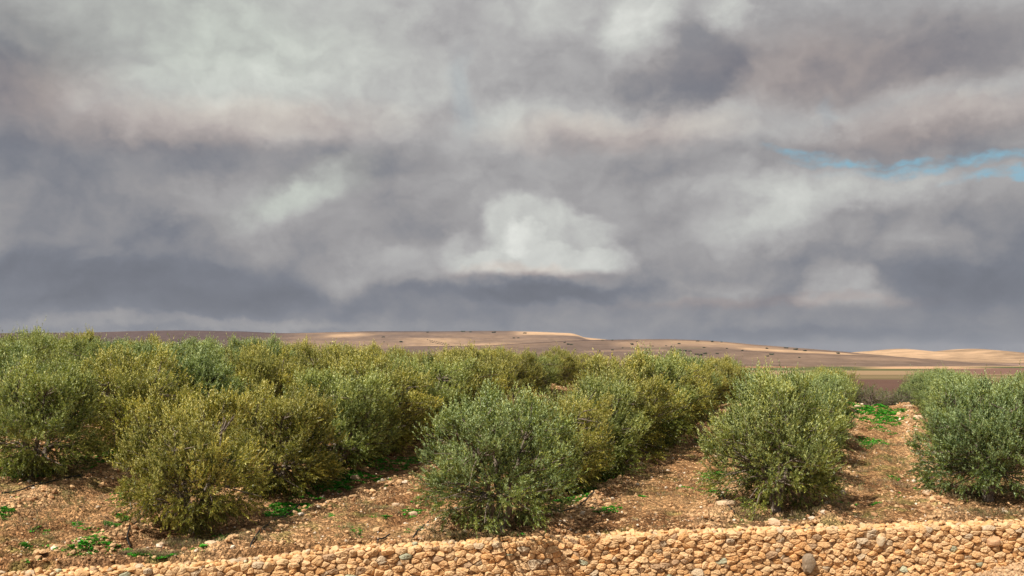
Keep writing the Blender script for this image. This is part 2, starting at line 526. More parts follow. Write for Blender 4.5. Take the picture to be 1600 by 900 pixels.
def ground_color(x, y):
    n = fbm(x, y, 0.35, 4, 21); n2 = fbm(x, y, 1.6, 4, 22); n3 = fbm(x, y, 6.0, 3, 23)
    dark = np.array([0.20, 0.100, 0.044]); tan = np.array([0.42, 0.240, 0.112]); pale = np.array([0.60, 0.385, 0.205])
    c = lerp(dark, tan, S(0.46 + 0.75 * n + 0.5 * n2 + 0.35 * n3 + 0.13 * np.sin((x - DX * y) * 6.2 + 1.5 * fbm(x, y, 0.3, 2, 9))))
    d = row_dist(x, y)
    b = np.exp(-((d - 1.3) / 0.45) ** 2) * S(0.6 + 0.8 * n2)
    c = c * (1 - 0.6 * b)[:, None] + pale * (0.6 * b)[:, None]
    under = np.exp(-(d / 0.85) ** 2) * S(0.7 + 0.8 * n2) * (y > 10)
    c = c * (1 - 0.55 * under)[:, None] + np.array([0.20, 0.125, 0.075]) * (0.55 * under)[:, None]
    # greenish tufts in the aisles
    g = S((fbm(x, y, 0.7, 4, 31) - 0.02) / 0.25) * S((fbm(x, y, 3.5, 2, 33) + 0.1) / 0.4) * 0.55
    c = c * (1 - g)[:, None] + np.array([0.17, 0.17, 0.05]) * g[:, None]
    # far plain: fields laid out by distance with wavering edges
    yy = y * (1 + 0.02 * fbm(x, y, 0.004, 2, 41)) + 0.06 * x
    far = S((y - 70) / 30)
    ploughed = np.array([0.125, 0.070, 0.052]); olive = np.array([0.165, 0.125, 0.062]); straw = np.array([0.30, 0.205, 0.115])
    green = np.array([0.085, 0.095, 0.035]); red = np.array([0.40, 0.19, 0.11]); mauve = np.array([0.26, 0.17, 0.135])
    f = np.tile(ploughed, (len(x), 1)) * (1 + 0.12 * fbm(x, y, 0.05, 3, 43))[:, None]
    def band(f, a, b, colr, soft=14, k=1.0):
        t = S((yy - a) / soft) * S((b - yy) / soft) * k
        return f * (1 - t)[:, None] + np.asarray(colr) * t[:, None]
    f = band(f, 570, 760, olive, 25)
    f = band(f, 640, 690, straw, 16, 0.75)
    f = band(f, 745, 1010, straw, 20)
    f = band(f, 985, 1500, green, 30)
    f = band(f, 1120, 1200, olive, 30, 0.7)
    f = band(f, 1490, 1700, np.array([0.5, 0.33, 0.19]), 30)
    f = band(f, 1690, 90000, mauve, 50)
    # green and brown strips change left of centre and at the far right
    t = S((x - 0.40 * y) / 60) * S((yy - 760) / 40) * S((1300 - yy) / 60)
    f = f * (1 - t)[:, None] + (ploughed * 1.5) * t[:, None]
    t = S((x - 0.355 * y) / 20) * S((0.475 * y - x) / 20) * S((yy - 1130) / 60) * S((1560 - yy) / 60)
    f = f * (1 - t)[:, None] + np.array([0.50, 0.31, 0.18]) * t[:, None]
    t = S((0.30 * y - x) / 40) * S((yy - 1300) / 60) * S((1900 - yy) / 60)
    f = f * (1 - t)[:, None] + red * t[:, None]
    return c * (1 - far)[:, None] + f * far[:, None]


def build_ground():
    xs = axis(-14000, 14000, -26, 27, 0.13, 1.11, 700)
    ys = axis(-60, 16000, 16.4, 54, 0.13, 1.055, 500)
    X, Y = np.meshgrid(xs, ys)
    x = X.ravel(); y = Y.ravel()
    z = ground_z(x, y)
    nx, ny = len(xs), len(ys)
    i = np.arange(nx * ny).reshape(ny, nx)
    q = np.stack([i[:-1, :-1], i[:-1, 1:], i[1:, 1:], i[1:, :-1]], -1).reshape(-1, 4)
    stony = S((80 - y) / 25)
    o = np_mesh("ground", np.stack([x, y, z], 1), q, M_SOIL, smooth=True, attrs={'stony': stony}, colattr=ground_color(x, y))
    tag(o, kind='structure')


# ------------------------------------------------------------------ hills
def hill(name, D, half, prof, pal, seed, nx=520, ny=60, plateau=0.0):
    """a ridge at distance D: prof = [(px, py)] of its skyline; real depth of 2*half"""
    ps = np.array([p[0] for p in prof], float); hs = np.array([p[1] for p in prof], float)
    px = np.linspace(ps[0], ps[-1], nx)
    xr = (px - 800) / F * D
    hh = (HZ - np.interp(px, ps, hs)) / F * D
    ker = np.hanning(9); ker /= ker.sum()
    hh = np.convolve(np.pad(hh, 4, 'edge'), ker, 'valid')
    hh = hh + 0.6 * D / 2500 * fbm(px, px * 0, 0.035, 4, seed)
    t = np.linspace(-1, 1, ny)
    T, XR = np.meshgrid(t, xr, indexing='ij')
    HH = np.tile(hh, (ny, 1)); PX = np.tile(px, (ny, 1))
    a = np.clip(1 - np.abs(T), 0, 1)
    shape = np.where(T < 0, S(a) ** 0.8, S(a))
    Y = D + T * half * (1 + 0.1 * vnoise(XR, XR * 0, 0.003, seed))
    base = PLAIN - 3
    Z = base + (HH - base) * shape
    near = shape * (1 - shape) * 4
    Z = Z + near * (HH - base) * 0.09 * fbm(XR, Y, 0.004, 4, seed + 3)
    ends = S((PX - ps[0]) / 40) * S((ps[-1] - PX) / 40)
    Z = base + (Z - base) * ends
    x = XR.ravel(); y = Y.ravel(); z = Z.ravel(); s = shape.ravel()
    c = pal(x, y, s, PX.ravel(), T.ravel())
    i = np.arange(nx * ny).reshape(ny, nx)
    q = np.stack([i[:-1, :-1], i[:-1, 1:], i[1:, 1:], i[1:, :-1]], -1).reshape(-1, 4)
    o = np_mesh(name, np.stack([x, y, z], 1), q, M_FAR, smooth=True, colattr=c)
    tag(o, kind='structure')
    return (xr, hh, D, half, base)


TAN = np.array([0.46, 0.305, 0.185]); MAUVE = np.array([0.150, 0.106, 0.084]); UMB = np.array([0.070, 0.048, 0.047])  # hill soil tones; sunlit patches and cloud shadows are painted with them
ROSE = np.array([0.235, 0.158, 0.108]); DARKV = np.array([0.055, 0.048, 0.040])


def mixc(c, colr, t):
    return c * (1 - t)[:, None] + np.asarray(colr) * t[:, None]


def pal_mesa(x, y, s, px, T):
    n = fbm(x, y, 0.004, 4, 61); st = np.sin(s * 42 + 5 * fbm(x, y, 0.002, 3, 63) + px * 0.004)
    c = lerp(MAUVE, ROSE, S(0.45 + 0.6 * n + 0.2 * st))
    # tan patches on the right half: sunlight between cloud shadows put into the colour
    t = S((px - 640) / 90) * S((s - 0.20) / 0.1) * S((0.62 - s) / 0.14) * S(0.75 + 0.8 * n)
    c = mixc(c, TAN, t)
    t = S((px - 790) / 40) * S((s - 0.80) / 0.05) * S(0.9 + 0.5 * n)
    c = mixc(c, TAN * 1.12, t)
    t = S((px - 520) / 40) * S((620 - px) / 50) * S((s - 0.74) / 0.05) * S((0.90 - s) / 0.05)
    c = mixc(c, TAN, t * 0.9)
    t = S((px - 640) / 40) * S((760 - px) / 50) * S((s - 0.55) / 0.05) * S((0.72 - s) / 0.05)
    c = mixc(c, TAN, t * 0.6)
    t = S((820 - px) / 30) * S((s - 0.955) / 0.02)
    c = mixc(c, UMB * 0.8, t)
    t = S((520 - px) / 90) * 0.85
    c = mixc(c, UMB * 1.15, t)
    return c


def pal_mid(x, y, s, px, T):  # soil bands, cloud light and shadow painted into the slope colour
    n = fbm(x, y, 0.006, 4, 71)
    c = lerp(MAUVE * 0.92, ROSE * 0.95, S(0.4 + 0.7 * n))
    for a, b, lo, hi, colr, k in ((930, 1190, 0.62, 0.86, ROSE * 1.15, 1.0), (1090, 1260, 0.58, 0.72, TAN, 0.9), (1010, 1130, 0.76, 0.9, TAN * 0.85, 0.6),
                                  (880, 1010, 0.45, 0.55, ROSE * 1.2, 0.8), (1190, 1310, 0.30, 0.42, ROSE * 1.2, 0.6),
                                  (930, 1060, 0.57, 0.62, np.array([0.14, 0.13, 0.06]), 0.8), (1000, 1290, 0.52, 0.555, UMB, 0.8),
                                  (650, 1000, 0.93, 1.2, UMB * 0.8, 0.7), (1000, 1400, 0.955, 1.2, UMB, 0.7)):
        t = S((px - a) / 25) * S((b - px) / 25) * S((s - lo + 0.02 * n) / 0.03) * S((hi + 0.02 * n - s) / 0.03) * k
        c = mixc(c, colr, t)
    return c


def pal_right(x, y, s, px, T):  # sunlit tan against cloud-shadowed mauve, painted as vertex colour
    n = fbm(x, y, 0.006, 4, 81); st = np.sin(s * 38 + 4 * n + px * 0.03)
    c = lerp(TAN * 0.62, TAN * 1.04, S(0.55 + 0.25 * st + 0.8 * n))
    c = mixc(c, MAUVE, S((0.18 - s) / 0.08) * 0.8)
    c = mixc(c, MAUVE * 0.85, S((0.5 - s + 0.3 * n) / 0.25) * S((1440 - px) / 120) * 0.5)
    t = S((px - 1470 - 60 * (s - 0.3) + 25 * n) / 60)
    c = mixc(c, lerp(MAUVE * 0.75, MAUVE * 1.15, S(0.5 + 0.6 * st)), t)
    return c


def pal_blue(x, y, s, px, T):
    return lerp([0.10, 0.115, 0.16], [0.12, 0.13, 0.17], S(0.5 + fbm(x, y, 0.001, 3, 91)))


HMESA = HMID = HRIGHT = None


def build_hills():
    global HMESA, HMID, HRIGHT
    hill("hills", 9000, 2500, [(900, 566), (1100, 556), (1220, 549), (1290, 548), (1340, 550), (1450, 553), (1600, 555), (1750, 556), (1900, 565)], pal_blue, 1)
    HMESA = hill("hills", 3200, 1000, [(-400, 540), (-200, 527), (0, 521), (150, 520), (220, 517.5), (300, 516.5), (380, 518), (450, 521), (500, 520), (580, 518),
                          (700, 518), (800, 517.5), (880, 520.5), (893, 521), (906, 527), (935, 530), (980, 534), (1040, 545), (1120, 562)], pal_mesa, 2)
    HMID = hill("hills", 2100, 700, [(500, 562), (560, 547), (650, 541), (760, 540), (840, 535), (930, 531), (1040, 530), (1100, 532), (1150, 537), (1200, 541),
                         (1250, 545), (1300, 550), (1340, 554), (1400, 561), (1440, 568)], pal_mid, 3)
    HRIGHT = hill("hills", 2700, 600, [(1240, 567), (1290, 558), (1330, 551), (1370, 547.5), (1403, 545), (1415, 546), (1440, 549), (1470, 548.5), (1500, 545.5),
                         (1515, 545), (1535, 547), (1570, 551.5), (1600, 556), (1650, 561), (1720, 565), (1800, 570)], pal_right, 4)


# ------------------------------------------------------------------ stones (shared shapes)
def ico(sub=1):
    import bmesh
    bm = bmesh.new(); bmesh.ops.create_icosphere(bm, subdivisions=sub, radius=1)
    v = np.array([q.co[:] for q in bm.verts]); f = np.array([[w.index for w in p.verts] for p in bm.faces]); bm.free()
    return v, f


ICO1 = ico(1); ICO2 = ico(2); ICO3 = ico(3)


def rock_shape(base, rng, box=0.35, rough=0.16):
    v = base[0].copy()
    m = np.max(np.abs(v), axis=1, keepdims=True)
    v = v * (1 - box) + (v / m) * box * 0.9
    # cut by random planes for facets
    for _ in range(7):
        nrm = rng.normal(size=3); nrm /= np.linalg.norm(nrm); d = rng.uniform(0.62, 0.92)
        k = v @ nrm - d
        v = v - np.outer(np.maximum(k, 0) * 0.9, nrm)
    v *= 1 + rng.uniform(-rough, rough, (len(v), 1)) * (0.35 if len(v) > 60 else 0.7)
    return v


class Cloud:
    """collects transformed copies of shapes into one mesh"""
    def __init__(self): self.v = []; self.f = []; self.c = []; self.n = 0
    def add(self, v, f, col):
        self.v.append(v); self.f.append(f + self.n); self.c.append(np.tile(col, (len(v), 1))); self.n += len(v)
    def build(self, name, mat, parent=None, smooth=False):
        return np_mesh(name, np.concatenate(self.v), np.concatenate(self.f), mat, parent, smooth, colattr=np.concatenate(self.c))


def rot_rand(rng, tilt=0.5):
    a = rng.uniform(0, 2 * math.pi); b = rng.normal() * tilt; c = rng.normal() * tilt
    ca, sa, cb, sb, cc, sc = math.cos(a), math.sin(a), math.cos(b), math.sin(b), math.cos(c), math.sin(c)
    Rz = np.array([[ca, -sa, 0], [sa, ca, 0], [0, 0, 1]]); Rx = np.array([[1, 0, 0], [0, cb, -sb], [0, sb, cb]])
    Ry = np.array([[cc, 0, sc], [0, 1, 0], [-sc, 0, cc]])
    return Rx @ Ry @ Rz


def stone_col(rng, k=1.0):
    base = np.array([0.62, 0.38, 0.185])
    r = rng.rand()
    if r < 0.06: base = np.array([0.50, 0.38, 0.25])
    elif r < 0.11: base = np.array([0.40, 0.26, 0.15])
    elif r < 0.118: base = np.array([0.38, 0.37, 0.25])
    elif r < 0.42: base = np.array([0.62, 0.41, 0.22])
    elif r < 0.56: base = np.array([0.58, 0.325, 0.14])
    return base * rng.uniform(0.88, 1.14) * k


def build_pebbles():
    rng = np.random.RandomState(3)
    shapes = [rock_shape(ICO1, rng, 0.3, 0.22) for _ in range(24)]
    N = 60000
    x = []; y = []
    cnt = 0
    V = []; Fc = []; Cc = []; n = 0
    # sample in view: uniform in area in the wedge
    yy = np.sqrt(rng.uniform(17.0 ** 2, 52.0 ** 2, N * 3)); xx = yy * rng.uniform(-0.60, 0.60, N * 3)
    keep = (yy > wall_y(xx) + 0.35)
    d = row_dist(xx, yy)
    dens = 0.30 + 0.9 * np.exp(-((d - 1.3) / 0.4) ** 2) + 0.4 * np.clip(fbm(xx, yy, 0.7, 3, 51), -0.4, 1)
    dens *= np.where(yy > 32, 0.6, 1.0)
    dens += 0.7 * np.exp(-((yy - wall_y(xx)) / 1.2) ** 2)
    keep &= rng.rand(len(xx)) < dens
    xx = xx[keep][:N]; yy = yy[keep][:N]
    zz = ground_z(xx, yy); d = row_dist(xx, yy)
    f0 = ICO1[1]
    for i in range(len(xx)):
        big = 1.5 if abs(d[i] - 1.3) < 0.45 else 1.0
        r = min(0.012 + rng.exponential(0.0125) * big, 0.10)
        v = shapes[i % 24] * np.array([1, rng.uniform(0.65, 1), rng.uniform(0.5, 0.8)]) * r
        v = v @ rot_rand(rng, 0.3).T + np.array([xx[i], yy[i], zz[i] + r * 0.25])
        V.append(v); Fc.append(f0 + n); n += len(v)
        c = np.array([0.56, 0.355, 0.185]) if rng.rand() < 0.7 else np.array([0.40, 0.22, 0.11])
        if rng.rand() < 0.08: c = np.array([0.68, 0.56, 0.42])
        Cc.append(np.tile(c * rng.uniform(0.75, 1.15), (len(v), 1)))
    o = np_mesh("loose_stones", np.concatenate(V), np.concatenate(Fc), M_PEB, colattr=np.concatenate(Cc))
    tag(o, "small tan limestone chips strewn over the orchard soil behind the wall", "stones", kind='stuff')


# ------------------------------------------------------------------ dry stone wall
def build_wall():
    rng = np.random.RandomState(11)
    xs = np.linspace(_wx[0], _wx[-1], 400); ysw = wall_y(xs)
    ker = np.hanning(41); ker /= ker.sum()
    ysw = np.convolve(np.pad(ysw, 20, 'edge'), ker, 'valid')
    ss = np.concatenate([[0], np.cumsum(np.hypot(np.diff(xs), np.diff(ysw)))])
    Ltot = ss[-1]
    def frame(s):
        x = np.interp(s, ss, xs); y = np.interp(s, ss, ysw)
        x2 = np.interp(s + 0.3, ss, xs); y2 = np.interp(s + 0.3, ss, ysw); x1 = np.interp(s - 0.3, ss, xs); y1 = np.interp(s - 0.3, ss, ysw)
        tx, ty = x2 - x1, y2 - y1; l = np.hypot(tx, ty)
        return x, y, tx / l, ty / l
    def topz(s):
        x, y, _, _ = frame(s)
        return smooth_z(x, y) - 0.08 - 0.09 * S((-x - 1.0) / 5.0) + 0.035 * vnoise(s, s * 0, 0.8, 77)
    HT = 1.46
    root = empty("dry_stone_wall", (float(frame(Ltot / 2)[0]), float(frame(Ltot / 2)[1]), float(topz(Ltot / 2) - HT)))
    tag(root, "long low dry stone wall of orange tan rocks below the olive trees", "wall")
    off = np.array(root.location[:])
    # --- voronoi (power diagram) packing in (s, h*A)
    A = 1.75
    pts = []
    for s in np.arange(-0.3, Ltot + 0.3, 0.17):
        pts.append((s + rng.normal() * 0.03, (0.055 + rng.normal() * 0.018) * A, 0.004))
    nghost = len(pts)
    hrow = 0.0; row = 0
    while hrow > -HT - 0.1:
        hh = rng.uniform(0.065, 0.12)
        s = -0.2 + rng.uniform(0, 0.2)
        while s < Ltot + 0.2:
            w = rng.uniform(0.09, 0.31) * (0.8 if row > 9 else 1.0)
            if rng.rand() < 0.93:
                pts.append((s + w / 2, (hrow - hh / 2 + rng.normal() * 0.026) * A, (w * 0.5) ** 2 * rng.uniform(0.05, 0.55)))
            s += w
        hrow -= hh * 0.93; row += 1
    pts = np.array(pts)
    C = Cloud()
    for i in range(nghost, len(pts)):
        p = pts[i, :2]; wi = pts[i, 2]
        dd = np.hypot(pts[:, 0] - p[0], pts[:, 1] - p[1])
        nb = np.where((dd < 0.75) & (dd > 1e-6))[0]
        nb = nb[np.argsort(dd[nb])][:26]
        poly = [p + np.array(q) for q in ((-0.4, -0.4), (0.4, -0.4), (0.4, 0.4), (-0.4, 0.4))]
        for j in nb:
            q = pts[j, :2]; nrm = q - p
            dcut = (q @ q - p @ p + wi - pts[j, 2]) / 2
            out = []
            for k in range(len(poly)):
                a, b = poly[k], poly[(k + 1) % len(poly)]
                da, db = a @ nrm - dcut, b @ nrm - dcut
                if da <= 0: out.append(a)
                if da * db < 0: out.append(a + (b - a) * (da / (da - db)))
            poly = out
            if len(poly) < 3: break
        if len(poly) < 3: continue
        poly = np.array(poly); poly[:, 1] /= A
        c = poly.mean(0)
        size = np.sqrt(max(1e-6, 0.5 * abs(np.dot(poly[:, 0] - c[0], np.roll(poly[:, 1], -1) - c[1]) - np.dot(np.roll(poly[:, 0], -1) - c[0], poly[:, 1] - c[1]))))
        if size < 0.035: continue
        NA = 18
        # resample the outline by length, then round it
        edges = np.roll(poly, -1, 0) - poly; el = np.hypot(edges[:, 0], edges[:, 1]); cum = np.concatenate([[0], np.cumsum(el)])
        tt = (np.arange(NA) + 0.5) / NA * cum[-1]
        k = np.clip(np.searchsorted(cum, tt, 'right') - 1, 0, len(poly) - 1)
        ring = poly[k] + edges[k] * ((tt - cum[k]) / np.maximum(el[k], 1e-6))[:, None]
        for _ in range(1):
            ring = ring * 0.86 + 0.07 * (np.roll(ring, 1, 0) + np.roll(ring, -1, 0))
        ring = c + (ring - c) * (1 - 0.003 / size) * rng.uniform(0.98, 1.07)
        bulge = size * rng.uniform(0.19, 0.33)
        tiltx, tilty = rng.normal(0, 0.26, 2)
        proj = rng.normal() * 0.011
        V = []
        cs = rng.normal(0, 0.12, 2) * size
        facet = rng.normal(size=(5, 2)); fd = rng.uniform(0.12, 0.42, 5) * size
        for sc_, dp in ((1.0, -0.09), (1.0, -0.015), (0.975, 0.40), (0.90, 0.76), (0.72, 0.94), (0.38, 1.0)):
            r2 = c + (ring - c) * sc_ + cs * (1 - sc_)
            dpt = dp * bulge if dp > 0 else dp
            dd_ = dpt + (r2[:, 0] - c[0]) * tiltx * (dp > 0) + (r2[:, 1] - c[1]) * tilty * (dp > 0) + proj
            if dp > 0:
                for q in range(5):
                    fn = facet[q] / np.linalg.norm(facet[q])
                    dd_ = dd_ - np.maximum(((r2 - c) @ fn) - fd[q], 0) * 0.22
                dd_ = dd_ + rng.normal(0, 0.035 * size, NA)
            V.append(np.stack([r2[:, 0], r2[:, 1], dd_], 1))
        V = np.concatenate(V + [np.array([[c[0] + cs[0], c[1] + cs[1], bulge * 1.0 + proj]])])
        # to world: s along wall, h down, depth out of the face
        x, y, tx, ty = frame(V[:, 0])
        nx_, ny_ = ty, -tx
        h = V[:, 1]
        batter = 0.10 * (-h)
        dpt = V[:, 2] + batter
        W = np.stack([x + nx_ * dpt, y + ny_ * dpt, topz(V[:, 0]) + h], 1) - off
        Fs = []
        for r_ in range(5):
            a = r_ * NA + np.arange(NA); b = r_ * NA + (np.arange(NA) + 1) % NA
            Fs.append(np.stack([a, b, b + NA], 1)); Fs.append(np.stack([a, b + NA, a + NA], 1))
        a = 5 * NA + np.arange(NA); b = 5 * NA + (np.arange(NA) + 1) % NA
        Fs.append(np.stack([a, b, np.full(NA, 6 * NA)], 1))
        C.add(W, np.concatenate(Fs), stone_col(rng))
    C.build("face_stones", M_STONE, root)
    # --- coping: several rows of loose rounded rocks on top
    C = Cloud()
    for lane, (dep, zup, rmin, rmax) in enumerate(((0.07, -0.01, 0.035, 0.075), (0.16, 0.005, 0.04, 0.10), (0.28, 0.01, 0.035, 0.09), (0.40, 0.0, 0.035, 0.09), (0.52, 0.0, 0.03, 0.08), (0.14, 0.045, 0.03, 0.055))):
        s = 0.0
        while s < Ltot:
            r = rng.uniform(rmin, rmax)
            s += r * (0.98 if lane < 5 else 1.7)
            if lane == 5 and rng.rand() < 0.5:
                s += 0.15; continue
            base = rock_shape(ICO2, rng, 0.40, 0.12)
            v = base * np.array([1.15, 0.95, rng.uniform(0.55, 0.85)]) * r
            v = v @ rot_rand(rng, 0.22).T
            x, y, tx, ty = frame(s)
            dp = dep + rng.normal() * 0.03
            wv = v + np.array([x - ty * dp, y + tx * dp, float(topz(s)) + zup + rng.normal() * 0.014 + 0.0]) - off
            C.add(wv, ICO2[1], stone_col(rng, 1.05))
            s += r * (0.80 if lane < 5 else 1.2)
    C.build("coping_stones", M_STONE, root)
    # --- earth core
    sv = np.linspace(0, Ltot, 240)
    x, y, tx, ty = frame(sv); tz = topz(sv)
    rings = []
    for dp, h in ((0.145 - 0.010, -HT), (-0.004, -0.06), (-0.05, -0.03), (-0.50, -0.02), (-0.55, -HT)):
        rings.append(np.stack([x + ty * dp, y - tx * dp, tz + h], 1) - off)
    V = np.concatenate(rings); n = len(sv); Fq = []
    for r_ in range(4):
        a = r_ * n + np.arange(n - 1)
        Fq.append(np.stack([a, a + 1, a + 1 + n, a + n], 1))
    np_mesh("core", V, np.concatenate(Fq), M_CORE, root)
    # --- grey boulder set in the face and the square pale block
    def big(px, py, w, h, dpt, colr, name, label):
        # find the point on the wall face seen at this pixel of the photograph
        best = None
        for s in np.linspace(0, Ltot, 900):
            x, y, tx, ty = frame(s)
            if best is None or abs(800 + F * x / y - px) < best[0]: best = (abs(800 + F * x / y - px), s)
        s = best[1]; x, y, tx, ty = frame(s)
        z = (HZ - py) / F * (y - 0.1)
        v = rock_shape(ICO3, rng, 0.55, 0.05) * np.array([w, dpt, h])
        ang = math.atan2(ty, tx); ca, sa = math.cos(ang), math.sin(ang)
        v = v @ np.array([[ca, -sa, 0], [sa, ca, 0], [0, 0, 1]]).T
        out_ = 0.10 * (float(topz(s)) - z) + 0.02
        v = v + np.array([x + ty * out_, y - tx * out_, z]) - off
        o = np_mesh(name, v, ICO3[1], M_STONE, root, colattr=np.tile(colr, (len(v), 1)))
        o['label'] = label
    big(1262, 881, 0.19, 0.23, 0.16, [0.27, 0.20, 0.135], "boulder", "large grey brown boulder near the foot of the wall")
    big(1549, 846, 0.15, 0.115, 0.11, [0.52, 0.31, 0.17], "block", "squarish orange block high in the wall")
    big(1374, 847, 0.13, 0.12, 0.11, [0.55, 0.42, 0.27], "block", "pale triangular rock in the wall")
    # --- rubble heap at the foot, right end
    C = Cloud()
    shapes = [rock_shape(ICO1, rng, 0.3, 0.2) for _ in range(30)]
    for i in range(9000):
        x = rng.uniform(8.2, 14.5); n_ = -rng.uniform(0.05, 1.3)
        y = float(wall_y(x)) + n_
        if rng.rand() > S(np.array((x - 8.2) / 2.5)): continue
        r = rng.uniform(0.018, 0.05)
        v = shapes[i % 30] * r @ rot_rand(rng, 0.6).T + np.array([x, y, float(ground_z(x, y)) + r * rng.uniform(0, 1.6)])
        C.add(v, ICO1[1], np.array([0.50, 0.33, 0.19]) * rng.uniform(0.7, 1.15))
    o = C.build("rubble", M_PEB)
    tag(o, "heap of small broken tan rubble at the foot of the wall's right end", "rubble", kind='stuff')


# ------------------------------------------------------------------ olive trees
def tube(path, radii, sides=7):
    path = np.array(path, float); n = len(path)
    V = []; 
    up = np.array([0.3, 0.2, 1.0])
    for i in range(n):
        d = path[min(i + 1, n - 1)] - path[max(i - 1, 0)]; d /= np.linalg.norm(d) + 1e-9
        a = np.cross(d, [0.31, 0.95, 0.05]); a /= np.linalg.norm(a) + 1e-9; b = np.cross(d, a)
        th = np.arange(sides) / sides * 2 * math.pi
        V.append(path[i] + radii[i] * (np.cos(th)[:, None] * a + np.sin(th)[:, None] * b))
    V = np.concatenate(V + [path[-1:]])
    Fq = []
    for i in range(n - 1):
        k = i * sides + np.arange(sides); k2 = i * sides + (np.arange(sides) + 1) % sides
        Fq.append(np.stack([k, k2, k2 + sides], 1)); Fq.append(np.stack([k, k2 + sides, k + sides], 1))
    k = (n - 1) * sides + np.arange(sides); k2 = (n - 1) * sides + (np.arange(sides) + 1) % sides
    Fq.append(np.stack([k, k2, np.full(sides, n * sides)], 1))
    return V, np.concatenate(Fq)


def olive_meshes(seed, H=3.1, Rm=1.50, nshoot=3500, nleaf=24, low=0.03):
    rng = np.random.RandomState(seed)
    # lumpy envelope
    lob = rng.normal(size=(9, 3)); lob /= np.linalg.norm(lob, axis=1, keepdims=True); lamp = rng.uniform(-0.24, 0.24, 9)
    def env(dirs):
        k = 1 + (np.maximum(dirs @ lob.T, 0) ** 5) @ lamp
        return k
    nc = 128                                           # leafy boughs
    d = rng.normal(size=(nc, 3)); d /= np.linalg.norm(d, axis=1, keepdims=True)
    d[:, 2] = np.abs(d[:, 2]) * np.where(rng.rand(nc) < 0.54, 1, -1)
    zc = H * 0.44
    def place(dirs, rad):
        sx = Rm * rad; up = np.where(dirs[:, 2] > 0, (H - 0.34) - zc, zc - H * low) * rad
        # broad shoulders: superellipse-like
        hr = np.hypot(dirs[:, 0], dirs[:, 1]); p = np.where(dirs[:, 2] > 0, 2.3, 3.2)
        nn = (hr ** p + np.abs(dirs[:, 2]) ** p) ** (1 / p)
        q = dirs / nn[:, None]
        return np.stack([q[:, 0] * sx, q[:, 1] * sx, zc + q[:, 2] * up], 1)
    rad = rng.uniform(0.58, 1.02, nc) * env(d)
    cc = place(d, rad)
    csz = rng.uniform(0.17, 0.36, nc)
    ctone = rng.normal(0, 0.12, nc)
    # shoots gather round boughs; some fill the inside
    ci = rng.randint(0, nc, nshoot)
    off = rng.normal(size=(nshoot, 3)); off /= np.linalg.norm(off, axis=1, keepdims=True)
    base = cc[ci] + off * (csz[ci] * rng.uniform(0.2, 1.0, nshoot) ** 0.6)[:, None] * np.array([1, 1, 0.9])
    inner = rng.rand(nshoot) < 0.20
    di = rng.normal(size=(nshoot, 3)); di /= np.linalg.norm(di, axis=1, keepdims=True)
    base[inner] = place(di, rng.uniform(0.25, 0.7, nshoot))[inner]
    base[:, 2] = np.maximum(base[:, 2], 0.08 + rng.rand(nshoot) * 0.25)
    rel = base - np.array([0, 0, zc * 0.75])
    outw = rel / (np.linalg.norm(rel, axis=1, keepdims=True) + 1e-6)
    hfrac = np.clip(base[:, 2] / H, 0, 1)
    dirn = outw * 0.75 + np.array([0, 0, 1.0]) * (0.25 + 1.05 * hfrac)[:, None] + rng.normal(0, 0.30, (nshoot, 3))
    lown = hfrac < 0.28
    dirn[lown, 2] -= rng.uniform(0.0, 0.7, lown.sum())
    dirn /= np.linalg.norm(dirn, axis=1, keepdims=True)
    slen = rng.uniform(0.16, 0.34, nshoot) * (0.85 + 0.4 * hfrac)
    spike = rng.rand(nshoot) < 0.08 * (hfrac > 0.55)
    slen[spike] *= rng.uniform(1.4, 2.1, spike.sum())
    # leaves
    t = (np.arange(nleaf) + 0.5) / nleaf
    T = np.tile(t, nshoot); SI = np.repeat(np.arange(nshoot), nleaf)
    bend = rng.normal(0, 0.10, (nshoot, 3))
    pos = base[SI] + dirn[SI] * (slen[SI] * T)[:, None] + bend[SI] * (T ** 2)[:, None] * slen[SI][:, None]
    N = len(T)
    side = np.cross(dirn[SI], rng.normal(size=(N, 3))); side /= np.linalg.norm(side, axis=1, keepdims=True) + 1e-9
    ang = rng.uniform(0.45, 1.2, N) * (1.1 - 0.55 * T)
    ld = dirn[SI] * np.cos(ang)[:, None] + side * np.sin(ang)[:, None] + rng.normal(0, 0.12, (N, 3))
    ld /= np.linalg.norm(ld, axis=1, keepdims=True)
    ll = rng.uniform(0.055, 0.095, N) * (1.05 - 0.35 * T)
    lw = ll * rng.uniform(0.24, 0.32, N)
    # leaf faces mostly turn their upper side away from the shoot and upwards
    nrm = np.cross(ld, np.cross(side + np.array([0, 0, 0.95]) + rng.normal(0, 0.50, (N, 3)), ld)); 
    nrm /= np.linalg.norm(nrm, axis=1, keepdims=True) + 1e-9
    wd = np.cross(nrm, ld)
    a = pos; b = pos + ld * (ll * 0.45)[:, None] + wd * (lw * 0.5)[:, None] - nrm * (lw * 0.1)[:, None]
    c = pos + ld * ll[:, None]; e = pos + ld * (ll * 0.45)[:, None] - wd * (lw * 0.5)[:, None] - nrm * (lw * 0.1)[:, None]
    V = np.stack([a, e, c, b], 1).reshape(-1, 3)
    Fq = np.arange(N * 4).reshape(-1, 4)
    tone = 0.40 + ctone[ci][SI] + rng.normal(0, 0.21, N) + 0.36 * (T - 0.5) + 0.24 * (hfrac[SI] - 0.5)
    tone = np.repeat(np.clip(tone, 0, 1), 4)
    # wood
    WV = []; WF = []; n = 0
    def addt(path, rad_, sides=7):
        nonlocal n
        v, f = tube(path, rad_, sides); WV.append(v); WF.append(f + n); n += len(v)
    stems = rng.randint(3, 5)
    tips = []
    addt([(0, 0, -0.15), (0, 0, 0.02), (0.01, 0.01, 0.16)], [0.15, 0.125, 0.09], 9)
